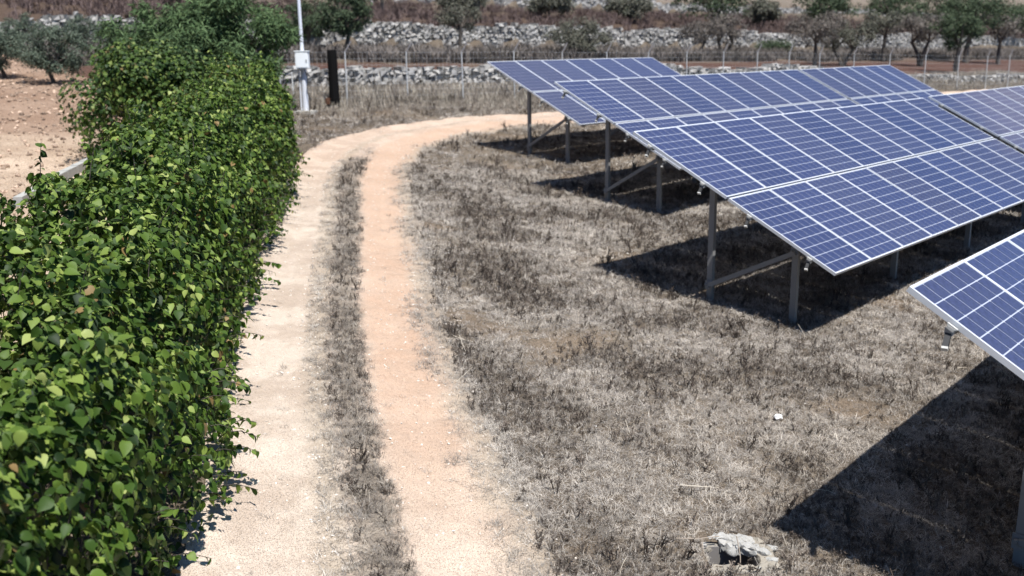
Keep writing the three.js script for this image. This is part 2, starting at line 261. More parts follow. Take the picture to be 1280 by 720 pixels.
function leafMatrix(p, n, d, L, w) { bz.copy(n); by.copy(d).addScaledVector(n, -d.dot(n)).normalize(); bx.crossVectors(by, bz).normalize(); const m = new THREE.Matrix4().makeBasis(bx.clone().multiplyScalar(L * w), by.clone().multiplyScalar(L), bz.clone().multiplyScalar(L)); m.setPosition(p); return m; }
function leafMass(parent, leaves, label, singles) { // leaves: [matrix, colour, score]
  const pick = new Set(); if (singles) { leaves.map((l, i) => [l[2], i]).sort((a, b) => b[0] - a[0]).slice(0, singles).forEach((q) => pick.add(q[1])); }
  const mats = {}; let rest = leaves.filter((_, i) => !pick.has(i)); const im = new THREE.InstancedMesh(leafGeo, leafMat, rest.length); im.name = 'foliage'; im.userData.kind = 'stuff'; im.castShadow = im.receiveShadow = true;
  rest.forEach((l, i) => { im.setMatrixAt(i, l[0]); im.setColorAt(i, rgb(...l[1])); }); parent.add(im);
  const tones = LEAF.map((c) => new THREE.MeshPhysicalMaterial({ color: rgb(...c), ...leafOpts }));
  for (const i of pick) { const c = leaves[i][1]; let b = 0, bd = 9; LEAF.forEach((q, k) => { const dd = Math.abs(q[1] - c[1]); if (dd < bd) { bd = dd; b = k; } }); const m = mesh('leaf', leafGeo, tones[b], parent); leaves[i][0].decompose(m.position, m.quaternion, m.scale); }
}
{
  const r = rng(77), pts = HEDGE.map((p) => V(p[0], 0, p[1])), curve = new THREE.CatmullRomCurve3(pts, false, 'centripetal'), LEN = curve.getLength();
  const root = thing('hedge', 'long green hedge of broad heart shaped leaves along the left edge of the dirt road', 'hedge', [-3.3, H(-3.3, -10), -10]);
  const O = root.position, leaves = []; const samples = 900, cp = curve.getSpacedPoints(samples), ct = cp.map((_, i) => { const a = cp[Math.max(0, i - 1)], b = cp[Math.min(samples, i + 1)]; return b.clone().sub(a).normalize(); });
  const section = (s, a, depth) => { // s metres along, a angle from right foot (0) over the top to the left foot (pi)
    const i = Math.min(samples, Math.max(0, Math.round(s / LEN * samples))), c = cp[i], tg = ct[i], rt = V(-tg.z, 0, tg.x); if (rt.x < 0) rt.negate();
    const endT = sst(LEN, LEN - 2.0, s), hw = 0.80 * lerp(.5, 1, endT), hh = (2.02 + 0.14 * nz(s * .55, 3, 1)) * lerp(.72, 1, endT), cx = Math.cos(a), sy = Math.sin(a), e = 0.62;
    const px = Math.sign(cx) * Math.pow(Math.abs(cx), e), py = Math.pow(Math.abs(sy), e); const bul = 1.06 + 0.34 * fbm(s * 0.9, a * 2.2, 4, 3) + .09 * nz(s * 3.4, a * 5.5, 2);
    const foot = 1 - 0.18 * Math.pow(1 - py, 2) ; const x = px * (hw * bul - depth) * foot, y = py * (hh * (1 + (bul - 1) * .6) - depth);
    const p = c.clone().addScaledVector(rt, x - .78); p.y = H(p.x, p.z) + Math.max(.02, y);
    const o = rt.clone().multiplyScalar(cx * 1.1).add(V(0, sy, 0)).normalize(); return [p, o];
  };
  const cam = camera.position;
  const put = (p, o, L, single = true) => {
    const n = o.clone().multiplyScalar(.8).add(V(.08, .22, .15)).addScaledVector(rv(r), .9).normalize(), d = V(0, -.95, 0).addScaledVector(o, .35).addScaledVector(rv(r), .55);
    const m = leafMatrix(p.clone().sub(O), n, d, L, lerp(.74, 1.05, r())); let score = 0;
    if (single) { const q = p.distanceTo(cam), f = Math.abs(n.dot(cam.clone().sub(p).normalize())); if (seen(p.x, p.y, p.z, -0.02)) score = L / q * (.3 + f); }
    leaves.push([m, leafColor(r), score]);
  };
  const N = 128000;
  for (let i = 0; i < N; i++) {
    const s = r() * (LEN - .1), a = r() < .82 ? r() * 2.35 : 2.35 + r() * .75, u = r(); const depth = u < .46 ? (r() - .35) * .07 : u < .74 ? .05 + r() * .13 : .15 + r() * .6;
    const [p, o] = section(s, a, depth); if (!seen(p.x, p.y, p.z, .35)) { if (r() < .6) continue; }
    if (depth < .2 && nz(p.x * 4.2, p.y * 4.2, p.z * 4.2) < -.22 + .12 * r()) continue;
    put(p, o, lerp(.034, .094, Math.pow(r(), 1.3)) * (depth > .15 ? 1.15 : 1), depth < .04);
  }
  // shoots that stick out over the road edge and above the top
  const stems = [];
  for (let i = 0; i < 420; i++) {
    const low = r() < .36, s = (low ? lerp(5, LEN - 1, r()) : r() * LEN), [p, o] = section(s, low ? r() * .3 : .45 + r() * 1.9, .05); const len = low ? lerp(.12, .38, r()) : lerp(.12, .42, r());
    const dir = o.clone().multiplyScalar(low ? 1 : .5).add(V((r() - .5) * .9, low ? .1 : .7, (r() - .5) * .9)).normalize(); const e = p.clone().addScaledVector(dir, len); if (low) e.y = Math.max(H(e.x, e.z) + .04, e.y - len * .25); const md = p.clone().lerp(e, .5).add(V(0, len * .12, 0));
    stems.push(limb([p, md, e].map((q) => q.clone().sub(O)), .004, .002, 4, 4)); const k = Math.ceil(len / .035); for (let j = 0; j < k; j++) { const t = (j + .5) / k, q = t < .5 ? p.clone().lerp(md, t * 2) : md.clone().lerp(e, t * 2 - 1); put(q, dir.clone().add(rv(r)).normalize(), lerp(.045, .078, r())); }
  }
  for (let i = 0; i < 90; i++) { const s = r() * LEN, [p] = section(s, .3 + r() * 2.2, .12), i0 = Math.round(s / LEN * samples), c = cp[i0]; const b = V(c.x - .8 + (r() - .5) * .7, 0, c.z + (r() - .5) * .3); b.y = H(b.x, b.z); stems.push(limb([b, b.clone().lerp(p, .5).add(V((r() - .5) * .2, .1, 0)), p].map((q) => q.clone().sub(O)), .018, .005, 6, 5)); }
  mesh('branches', merge(stems), barkMat, root);
  leafMass(root, leaves, null, 300);
}

// bigger shrub with broad leaves behind the hedge
function leafyShrub(label, x, z, h, rad, seed, n, L0, L1, tone) {
  const r = rng(seed), root = thing('leafy_shrub', label, 'shrub', [x, H(x, z), z]); const leaves = [], st = [], cs = [];
  for (let i = 0; i < 26; i++) { const a = r() * 6.28, e = Math.pow(r(), .7) * 1.5; cs.push([V(Math.cos(a) * Math.cos(e) * rad * .72, h * (.12 + .66 * Math.sin(e)) + .1, Math.sin(a) * Math.cos(e) * rad * .72), lerp(.24, .42, r()) * rad]); st.push(limb([V(0, -.05, 0), V(Math.cos(a) * rad * .2, h * .3, Math.sin(a) * rad * .2), cs[i][0]], .035, .008, 6, 5)); }
  for (let i = 0; i < n; i++) { const [c, k] = cs[Math.floor(r() * cs.length)], g = rv(r).normalize(), p = c.clone().addScaledVector(g, k * Math.pow(r(), .4)); if (p.y < .05) continue; const nn = g.clone().add(V(0, .5, 0)).addScaledVector(rv(r), .6).normalize(); const c0 = leafColor(r); leaves.push([leafMatrix(p, nn, V(0, -.7, 0).add(rv(r)), lerp(L0, L1, r()), 1), mix3(c0, tone, .35), 0]); }
  mesh('branches', merge(st), barkMat, root); leafMass(root, leaves, null, 0); return root;
}
leafyShrub('dark spreading shrub behind the far part of the hedge at the ploughed field', -7.75, -20.9, 2.35, 1.95, 61, 17000, .06, .10, [.015, .04, .012]);
tree('feathery_shrub_tree', 'tall feathery green bush behind the hedge, left of the pale pole', 'bush', -7.9, -28.2, { h: 3.8, r: 1.75, trunk: .1, tone: GREEN, leaf: .17, n: 34000, clumps: 74, seed: 3, stems: 4, shape: .2, flat: .95 });
tree('feathery_shrub_tree', 'lower feathery green bush beside the tall one at the field edge', 'bush', -9.6, -27.6, { h: 3.15, r: 1.7, trunk: .1, tone: GREEN, leaf: .17, n: 28000, clumps: 66, seed: 4, stems: 4, shape: .2, flat: .95 });

// low pale kerb wall between hedge and field
{
  const A = [-8.25, -15.9], B = [-8.85, -21.2], root = thing('kerb_wall', 'low white masonry kerb between the hedge and the ploughed field', 'low wall', [A[0], H(...A), A[1]]); const L = [], r = rng(8);
  for (let i = 0; i < 9; i++) { const t0 = i / 9, t1 = (i + .97) / 9, a = V(lerp(A[0], B[0], t0), 0, lerp(A[1], B[1], t0)), b = V(lerp(A[0], B[0], t1), 0, lerp(A[1], B[1], t1)); for (const q of [a, b]) { q.y = H(q.x, q.z) + .06 + (r() - .5) * .02; q.sub(root.position); } const m = mesh('block', bar(a, b, .15, .3), std(rgb(.52, .52, .50), .9, { map: concTex }), root); }
}

// ------------------------------------------------------------------ solar tables
const galv = std(rgb(.26, .26, .255), .6, { metalness: .35, bumpMap: noiseBump, bumpScale: .001 }), alu = std(rgb(.66, .68, .70), .4, { metalness: .25 }), blackPl = std(rgb(.02, .02, .02), .6), pale = std(rgb(.46, .45, .41), .7);
const backMat = new THREE.MeshPhysicalMaterial({ color: rgb(.48, .51, .58), roughness: .35, clearcoat: 1, clearcoatRoughness: .08 });
const cellTex = canvasTex(512, (c, n) => { const r = rng(41); c.fillStyle = 'rgb(63,70,101)'; c.fillRect(0, 0, n, n); for (let i = 0; i < 900; i++) { const x = r() * n, y = r() * n, s = 14 + r() * 40, v = lerp(.86, 1.1, r()), w = lerp(.92, 1.06, r()); c.fillStyle = `rgb(${g255(63 * v)},${g255(70 * v)},${g255(101 * v * w)})`; c.beginPath(); for (let k = 0; k < 5; k++) { const a = k * 1.256 + r() * .8; c.lineTo(x + Math.cos(a) * s * (.5 + r() * .6), y + Math.sin(a) * s * (.5 + r() * .6)); } c.fill(); } for (const f of [.25, .75]) { c.fillStyle = 'rgb(92,99,128)'; c.fillRect(n * f - n * .006, 0, n * .012, n); } });
const cellMats = [[.92, .95, 1], [.8, .84, .9], [1.05, 1.02, .97], [1.0, .93, .86]].map((c) => new THREE.MeshPhysicalMaterial({ color: rgb(...c), map: cellTex, roughness: .4, clearcoat: 1, clearcoatRoughness: .07 }));
const PWD = 1.0, PLN = 1.65, PITCH = 1.01, RIM = .02, CW = (PWD - 2 * RIM) / 6, CL = (PLN - 2 * RIM) / 10;
const frameGeo = (() => { const d = .038, L = []; for (const x of [RIM / 2, PWD - RIM / 2]) L.push(box(RIM, d, PLN, x, -d / 2, -PLN / 2)); for (const z of [-RIM / 2, -PLN + RIM / 2]) L.push(box(PWD - 2 * RIM, d, RIM, PWD / 2, -d / 2, z)); return merge(L); })();
const backGeo = box(PWD - 2 * RIM, .006, PLN - 2 * RIM, PWD / 2, -.0075, -PLN / 2);
const cellGeo = (() => { const w = (CW - .007) / 2, l = (CL - .0085) / 2, c = .006, s = new THREE.Shape(); s.moveTo(-w + c, -l); s.lineTo(w - c, -l); s.lineTo(w, -l + c); s.lineTo(w, l - c); s.lineTo(w - c, l); s.lineTo(-w + c, l); s.lineTo(-w, l - c); s.lineTo(-w, -l + c); const g = new THREE.ExtrudeGeometry(s, { depth: .0012, bevelEnabled: false }); g.rotateX(-Math.PI / 2); const p = g.attributes.position, u = g.attributes.uv; for (let i = 0; i < p.count; i++) u.setXY(i, (p.getX(i) + w) / (2 * w), (p.getZ(i) + l) / (2 * l)); return g; })();
const cellPos = []; for (let j = 0; j < 10; j++) for (let i = 0; i < 6; i++) cellPos.push([RIM + CW * (i + .5), -.0045, -RIM - CL * (j + .5)]);
const cellsGeo = merge(cellPos.map((p) => cellGeo.clone().translate(...p)));
const cTurn = (tau) => tau * D2R;
function solarTable(label, lx, ly, lz, phiDeg, tauDeg, cols, singleCell, u0 = 0, legU = .38, tallS = 2.07) {
  const phi = phiDeg * D2R, tau = tauDeg * D2R, th = Math.PI / 2 - phi; const ax = V(Math.sin(phi), 0, -Math.cos(phi)), nx = V(Math.cos(phi), 0, Math.sin(phi));
  const X = lx + ax.x * u0, Z = lz + ax.z * u0, gy = H(X, Z); const root = thing('solar_table', label, 'solar table', [X, gy, Z], th, 'tilted tables of solar panels on steel legs'); const y0 = ly - gy, r = rng(Math.round(lx * 100 + cols * 7 + u0 * 13));
  const P = (u, s, dn = 0) => V(u, y0 + s * Math.sin(tau) - dn * Math.cos(tau), -s * Math.cos(tau) - dn * Math.sin(tau));
  const G = (u, s) => { const q = P(u, s); const wx = X + ax.x * q.x + nx.x * q.z, wz = Z + ax.z * q.x + nx.z * q.z; return H(wx, wz) - gy; };
  for (let row = 0; row < 2; row++) for (let c = 0; c < cols; c++) {
    const pg = new THREE.Group(); pg.name = 'solar_panel'; pg.position.copy(P(c * PITCH + .005, row * (PLN + .03))); pg.rotation.x = tau + (r() - .5) * .004; pg.rotation.z = (r() - .5) * .002; root.add(pg);
    mesh('frame', frameGeo, alu, pg); mesh('backsheet', backGeo, backMat, pg); const cm = cellMats[Math.floor(r() * cellMats.length)];
    if (singleCell(row, c)) for (const p of cellPos) mesh('cell', cellGeo, cm, pg).position.set(...p); else mesh('solar_cells', cellsGeo, cm, pg).userData.kind = 'stuff';
  }
  const Lw = cols * PITCH;
  for (const s of [.35, 1.28, 2.05, 2.98]) {
    mesh('purlin', bar(P(-.035, s, .065), P(Lw + .03, s, .065), .045, .05), galv, root);
    mesh('end_clamp', merge([box(.045, .02, .05), box(.02, .012, .07, -.01, .015, 0)]).rotateX(tau).translate(...P(-.03, s, .035).toArray()), pale, root);
    const stub = mesh('end_stub', bar(P(-.01, s, .07), P(-.10, s - .05, .13), .035, .03), blackPl, root); mesh('tip', bar(P(-.10, s - .05, .13), P(-.112, s - .057, .138), .037, .032), pale, stub);
  }
  const us = []; const nl = Math.max(2, Math.round(Lw / 3.2)); for (let i = 0; i <= nl; i++) us.push(lerp(legU, Lw - .3, i / nl));
  for (const u of us) {
    const tt = P(u, tallS, .17), st = P(u, .70, .17), tb = V(u, G(u, tallS) - .3, tt.z), sb = V(u, G(u, .70) - .3, st.z);
    const post = (b, t) => merge([box(.012, t.y - b.y, .08, u - .03, (t.y + b.y) / 2, b.z), box(.05, t.y - b.y, .01, u + .001, (t.y + b.y) / 2, b.z - .035), box(.05, t.y - b.y, .01, u + .001, (t.y + b.y) / 2, b.z + .035)]);
    mesh('leg', post(tb, tt), galv, root); mesh('leg', post(sb, st), galv, root);
    for (const [q, zz] of [[G(u, tallS) + .22, tb.z], [st.y - .06, st.z]]) mesh('joint_plate', merge([box(.01, .12, .11, u - .05, q, zz), box(.03, .022, .022, u - .095, q + .02, zz - .02), box(.03, .022, .022, u - .095, q - .02, zz + .02)]), galv, root);
    mesh('rafter', bar(P(u, .15, .135), P(u, 3.15, .135), .06, .085), galv, root);
    mesh('brace', bar(V(u - .07, G(u, tallS) + .22, tb.z), V(u - .07, st.y - .06, st.z + .02), .04, .06), galv, root);
  }
  return root;
}
const PHI = 43.5, gapStep = 10 * PITCH;
solarTable('nearest solar table cut off by the right edge of the picture', 4.59, .6806, -3.839, 42.38, 30.71, 9, (row, c) => row === 1 && c < 4, 0, 1.2, 2.6);
solarTable('long solar table at the centre right, its near corner over a dark shadow', 3.805, 1.260, -10.90, 43.64, 27.32, 10, (row, c) => row === 0 && c < 5);
solarTable('solar table right of a narrow gap, continuing the middle row to the right edge', 3.805, 1.275, -10.90, 43.64, 27.32, 8, () => false, gapStep + .32);
solarTable('solar table behind the middle row with a full run of ten panels', 3.063, 1.767, -17.18, 43.37, 26.77, 10, () => false);
solarTable('short six panel solar table at the right end of the back row', 3.063, 1.767, -17.18, 43.37, 26.77, 6, () => false, gapStep + .16);
solarTable('farthest solar table, the smallest, beside the bend of the dirt road', 1.652, 2.192, -22.39, 43.43, 25.57, 7, () => false);

// ------------------------------------------------------------------ pole with box, black post, wire fence
{
  const x = -6.31, z = -30.14, root = thing('utility_pole', 'slim pale grey pole with a white meter box at the bend of the road', 'pole', [x, H(x, z), z]); const paint = std(rgb(.62, .64, .68), .5), boxM = std(rgb(.78, .80, .80), .45);
  mesh('pole_shaft', merge([new THREE.CylinderGeometry(.085, .1, 1.45, 14).translate(0, .72, 0), new THREE.CylinderGeometry(.05, .06, 2.5, 12).translate(0, 2.65, 0), new THREE.CylinderGeometry(.06, .088, .1, 14).translate(0, 1.48, 0)]), paint, root);
  const b = mesh('meter_box', merge([box(.40, .50, .22, .02, 1.62, .13), box(.44, .03, .27, .02, 1.885, .13), box(.34, .44, .012, .02, 1.62, .246)]), boxM, root); mesh('latch', box(.03, .07, .02, .16, 1.6, .26), galv, b);
  mesh('plinth', box(.62, .12, .5, 0, .03, 0), std(rgb(.62, .60, .56), .95, { map: concTex }), root);
  mesh('cable', new THREE.TubeGeometry(new THREE.CatmullRomCurve3([V(.06, 1.36, .16), V(.14, 1.05, .14), V(.10, .7, .13), V(.17, .4, .12), V(.13, .1, .1)]), 16, .014, 6), blackPl, root);
  mesh('conduit', new THREE.CylinderGeometry(.022, .022, 1.3, 8).translate(-.13, .72, .03), paint, root);
}
{
  const x = -5.72, z = -31.9, root = thing('black_post', 'thick black post standing in dry grass right of the pale pole', 'post', [x, H(x, z), z]);
  const g = new THREE.LatheGeometry([[0.0, -.2], [.16, -.2], [.165, .3], [.155, .9], [.16, 1.5], [.15, 1.84], [.13, 1.87], [0, 1.87]].map((p) => new THREE.Vector2(...p)), 14); const p = g.attributes.position; for (let i = 0; i < p.count; i++) { const k = 1 + .07 * nz(p.getX(i) * 9, p.getY(i) * 3, p.getZ(i) * 9); p.setX(i, p.getX(i) * k); p.setZ(i, p.getZ(i) * k); } g.computeVertexNormals();
  mesh('shaft', g, std(rgb(.006, .0055, .0055), .85, { bumpMap: noiseBump, bumpScale: .01 }), root); mesh('bracket', merge([box(.14, .2, .14, -.2, .24, .05), box(.1, .05, .05, -.13, .24, .05)]), std(rgb(.11, .055, .035), .9), root);
}
{
  const root = thing('wire_fence', 'wire mesh fence on thin posts with angled tops beyond the road bend', 'fence', [0, 0, 0]); const [bx0, bz0] = fromTE(29.3, 30); root.position.set(bx0, H(bx0, bz0), bz0); const wires = [], r = rng(55); const ftop = std(rgb(.16, .15, .15), .7), fpost = std(rgb(.52, .52, .50), .6, { metalness: .2 }); let prev = null;
  for (let e = 10.5; e <= 72; e += 2.35) {
    const [x, z] = fromTE(29.3 - 2.4 * sst(40, 54, e), e), y = H(x, z), o = V(x, y, z).sub(root.position), ln = (r() - .5) * .05; const p = mesh('post', limb([o.clone().add(V(0, -.2, 0)), o.clone().add(V(ln / 2, .9, 0)), o.clone().add(V(ln, 1.78, 0))], .028, .026, 3, 6), fpost, root);
    mesh('angled_top', limb([o.clone().add(V(ln, 1.76, 0)), o.clone().add(V(ln + .1, 1.92, -.06)), o.clone().add(V(ln + .2, 2.12, -.14))], .026, .022, 3, 6), ftop, p);
    if (prev) { for (let k = 0; k < 9; k++) wires.push(bar(prev.clone().add(V(0, .08 + k * .21, 0)), o.clone().add(V(0, .08 + k * .21, 0)), .004, .004)); for (let k = 0; k < 14; k++) { const q = prev.clone().lerp(o, k / 14); wires.push(bar(q.clone().add(V(0, .05, 0)), q.clone().add(V(0, 1.76, 0)), .003, .003)); } }
    prev = o;
  }
  mesh('wire_mesh', merge(wires), fpost, root).userData.kind = 'stuff';
}
{ const x = -7.3, z = -32.9, root = thing('marker_stake', 'thin pale stake between the feathery bush and the pole', 'stake', [x, H(x, z), z]); mesh('rod', limb([V(0, -.1, 0), V(.02, .5, 0), V(.01, 1.0, .01)], .03, .026, 4, 7), std(rgb(.55, .55, .52), .7), root); mesh('cap', new THREE.CylinderGeometry(.034, .034, .05, 8).translate(.01, 1.0, .01), std(rgb(.6, .6, .58), .6), root); }

// ------------------------------------------------------------------ broken cable pit in the grass
{
  const { x0, x1, z0, z1 } = PIT, cx = (x0 + x1) / 2, cz = (z0 + z1) / 2, gy = H(cx, cz), root = thing('cable_pit', 'broken concrete cable pit with a dark opening in the dry grass near the bottom edge', 'cable pit', [cx, gy - .02, cz]); const r = rng(91); const cm = std(rgb(.50, .455, .39), .95, { map: concTex, bumpMap: noiseBump, bumpScale: .004 }), wm = std(rgb(.60, .59, .57), .9, { map: concTex, bumpMap: noiseBump, bumpScale: .004 });
  const w = x1 - x0, d = z1 - z0; const dep = .55, tk = .07;
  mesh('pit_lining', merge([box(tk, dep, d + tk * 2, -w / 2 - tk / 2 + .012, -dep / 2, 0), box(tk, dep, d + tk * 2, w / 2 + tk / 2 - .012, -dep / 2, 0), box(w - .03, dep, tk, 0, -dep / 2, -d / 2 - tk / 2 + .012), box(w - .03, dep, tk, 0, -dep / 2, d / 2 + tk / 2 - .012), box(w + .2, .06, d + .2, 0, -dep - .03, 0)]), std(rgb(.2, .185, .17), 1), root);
  const rim = (L, h, dd, x, y, z, ry) => { const g = roughSlab(r, L, h, dd, .3).rotateY(ry).rotateZ((r() - .5) * .1); return mesh('rim_block', g, cm, root).position.set(x, y, z); };
  rim(.12, .08, .2, -w / 2 - .05, -.015, -.07, .1); rim(.11, .08, .17, -w / 2 - .045, -.02, .1, -.1); rim(.2, .08, .11, -.12, -.015, d / 2 + .045, .05); rim(.24, .08, .10, .1, -.02, d / 2 + .045, -.1); rim(.13, .08, .3, w / 2 + .06, -.01, .05, -.05); rim(.3, .08, .12, -.1, -.02, -d / 2 - .05, .08);
  const slabAt = [[.02, .035, -.16, .24, .09, .11, -.9], [.10, .055, -.13, .30, .075, .075, -.78], [.16, .05, -.08, .32, .06, .06, -.8], [.20, .03, -.02, .26, .06, .07, -.7], [-.03, .03, -.22, .2, .08, .1, -.3], [.11, .02, -.21, .2, .08, .1, -.6]];
  for (const [x, y, z, L, h, dd, ry] of slabAt) for (let k = 0; k < 2; k++) { const g = roughSlab(r, L * .58, h * .8, dd * lerp(.9, 1.2, r()), .5); const m = mesh('broken_slab', g, wm, root); m.position.set(x + (k - .5) * L * .46 * Math.cos(ry), y * .6 - .012 + (r() - .5) * .015, z - (k - .5) * L * .46 * Math.sin(ry)); m.rotation.set((r() - .5) * .35, ry + (r() - .5) * .5, (r() - .5) * .2); }
  for (let i = 0; i < 18; i++) { const s = lerp(.012, .042, r()); const m = mesh('concrete_chunk', rock(r, s * 1.3, s * .7, s, .3, 1), i % 3 ? wm : cm, root); const a = lerp(-2.6, 1.1, r()); m.position.set(.03 + Math.cos(a) * lerp(.22, .32, r()), .015, -.02 + Math.sin(a) * lerp(.2, .3, r())); m.rotation.y = r() * 6; }
  const steel = std(rgb(.3, .25, .2), .85); mesh('reinforcing_rod', limb([V(-.38, .1, -.1), V(-.2, .09, -.11), V(-.06, .1, -.12)], .004, .004, 5, 5), steel, root); mesh('reinforcing_rod', limb([V(-.19, .09, -.11), V(-.19, .02, -.02), V(-.17, -.1, .02)], .0035, .0035, 5, 5), steel, root); mesh('reinforcing_rod', limb([V(.06, .12, -.08), V(.07, .0, .02), V(.06, -.2, .05)], .004, .004, 5, 5), steel, root);
}
{ const x = 2.58, z = -8.74, m = mesh('white_stone', rock(rng(5), .045, .025, .035, .3, 1), std(rgb(.8, .79, .76), .9)); m.position.set(x, H(x, z) + .045, z); tag(m, 'small white stone lying alone in the dry grass between road and nearest solar table', 'stone'); }

// ------------------------------------------------------------------ trees and bushes on the slope
const onRay = (x, z) => [x, z];
[
  ['rounded grey green olive tree at the left of the ploughed field', -16.1, -34.6, { h: 2.2, r: 1.2, trunk: .22, flat: .95, n: 9000, seed: 11, clumps: 40 }],
  ['olive tree cut by the left edge of the picture', -18.5, -35.9, { h: 2.05, r: 1.1, trunk: .3, flat: .95, n: 6000, seed: 12 }],
  ['broad olive tree at the back of the field, just left of the feathery bushes', -18.0, -45.6, { h: 1.9, r: 1.25, trunk: .2, flat: .95, n: 7000, seed: 13 }],
  ['small olive tree between two larger ones at the back of the field', -21.7, -50.3, { h: 2.0, r: .85, trunk: .4, flat: .95, n: 4200, seed: 14 }],
  ['small olive tree with a bare trunk at the back of the field beside feathery bushes', -18.6, -50.8, { h: 1.9, r: .75, trunk: .55, flat: .95, n: 3600, seed: 15 }],
  ['pale small olive tree far back above the leftmost olives', -24.6, -50.0, { h: 1.8, r: 1.0, trunk: .3, flat: .95, n: 3600, seed: 16 }],
].forEach(([l, x, z, o]) => tree('olive_tree', l, 'olive tree', x, z, { ...o, tone: [[.04, .058, .038], [.075, .098, .066], [.135, .16, .115]], group: 'olive trees on the ploughed field' }));
[
  ['tall dark tree on the slope above the black post', -9.1, -55.6, { h: 4.0, r: 1.55, trunk: .9, tone: DARK, n: 7000, clumps: 50, leaf: .18, seed: 21 }],
  ['dark low tree on the slope right behind the pale pole', -12.1, -60.3, { h: 3.3, r: 1.5, trunk: .4, tone: DARK, n: 4800, leaf: .18, seed: 22 }],
  ['thin dark tree with a bare trunk on the slope above the road bend', -3.2, -63.7, { h: 3.4, r: 1.5, trunk: 1.2, tone: BROWNG, n: 3000, leaf: .17, seed: 23 }],
  ['rounded grey bush tree on the slope above the farthest solar table', 4.5, -62.2, { h: 2.8, r: 1.85, trunk: .2, tone: BROWNG, n: 7000, leaf: .16, seed: 24, stems: 3 }],
  ['bare leaning tree on the slope above the back solar tables', 13.4, -70, { h: 3.2, r: 1.5, trunk: .8, tone: DRY, n: 2600, leaf: .18, seed: 25, lean: .4 }],
  ['sparse grey tree with forked stems on the slope right of the bare leaning one', 15.9, -72.1, { h: 3.3, r: 1.5, trunk: .9, tone: DRY, n: 2600, leaf: .18, seed: 26, stems: 2 }],
  ['brownish tree with a stout trunk right of the small dark bush', 21.0, -67.2, { h: 3.9, r: 2.1, trunk: 1.4, tone: DRY, n: 4600, leaf: .18, seed: 27 }],
  ['wide low brown tree with a dark foot behind the end of the back row', 23.8, -69.8, { h: 3.5, r: 2.0, trunk: .8, tone: BROWNG, n: 4400, leaf: .18, seed: 28, stems: 2 }],
  ['slender brown tree with high crown between two wider ones', 30.2, -79, { h: 4.2, r: 1.9, trunk: 1.7, tone: BROWNG, n: 3600, leaf: .2, seed: 29 }],
  ['brown tree with a two legged trunk standing on bare earth', 30.8, -73.1, { h: 4.1, r: 2.0, trunk: 1.5, tone: DRY, n: 4200, leaf: .18, seed: 30, stems: 2 }],
  ['dark crowned tree with a slim trunk, the nearest of the trees at the right', 30.6, -66.9, { h: 4.2, r: 1.6, trunk: 1.5, tone: DARK, n: 5000, leaf: .18, seed: 31 }],
  ['tall dark crowned tree just behind and right of the slim trunked one', 38.6, -82.8, { h: 5.6, r: 2.6, trunk: 2.0, tone: DARK, n: 6500, leaf: .22, seed: 32 }],
  ['grey sparse tree at the right edge of the slope above the continuing table', 41.5, -83, { h: 4.4, r: 2.0, trunk: 1.6, tone: DRY, n: 2600, leaf: .2, seed: 33 }],
].forEach(([l, x, z, o]) => tree('slope_tree', l, 'tree', x, z, { ...o, group: 'trees on the dry slope behind the fence' }));
tree('dark_bush', 'small dark bush on the slope between the bare trees', 'bush', 21.0, -78.5, { h: 1.3, r: 1.7, trunk: .1, tone: DARK, n: 3200, leaf: .17, seed: 40, stems: 3 });
{ const r = rng(500); const places = [['far dark green tree at the top right corner', 63, -119, 1], ['far dark green tree next to the top right corner one', 56.5, -115, 1], ['far dark green tree third from the top right corner', 50, -112, 1], ['far green tree above the brown two legged one', 43.5, -112, 1], ['far green tree above the bare trees, left of the darker ones', 33, -103, 1], ['far dark tree above the middle solar table', 27, -105, 0], ['far dark tree above the short back table', 20, -98, 1], ['far dark tree at the top above the back solar tables', 12, -97, 0], ['far dark tree at the top above the farthest solar table', 4, -96, 0], ['far dark tree at the top above the road bend', -4, -92, 0], ['far dark tree at the top right of the black post', -11, -88, 1], ['far dark tree at the top above the feathery bushes', -24, -76, 0]];
  places.forEach(([l, x, z, dk], i) => tree('far_tree', l, 'tree', x, z, { h: dk ? lerp(5, 6.2, r()) : lerp(2.4, 3.2, r()), r: dk ? lerp(3.2, 4, r()) : lerp(1.8, 2.6, r()), trunk: .5, tone: dk ? DARK : BROWNG, n: 5200, clumps: 44, leaf: .32, seed: 60 + i, group: 'far trees under the highest terrace wall' })); }
{ // pale farm building, only its corner is in view
  const x = -50.5, z = -92, root = thing('farm_building', 'small white farm building at the top left corner', 'building', [x, H(x, z), z], .3); const wm = std(rgb(.75, .76, .78), .9, { map: concTex });
  mesh('wall', merge([box(6, 3, .3, 0, 1.5, 2.35), box(6, 3, .3, 0, 1.5, -2.35), box(.3, 3, 4.4, -2.85, 1.5, 0), box(.3, 3, 4.4, 2.85, 1.5, 0)]), wm, root); mesh('roof', box(6.3, .22, 5.3, 0, 3.11, 0), std(rgb(.6, .58, .55), .9), root); const d = mesh('door', box(1, 2.05, .06, 1.2, 1.02, 2.52), std(rgb(.12, .1, .08), .7), root); mesh('window', box(.9, .9, .05, -1.2, 1.6, 2.52), std(rgb(.05, .06, .07), .2), root);
}

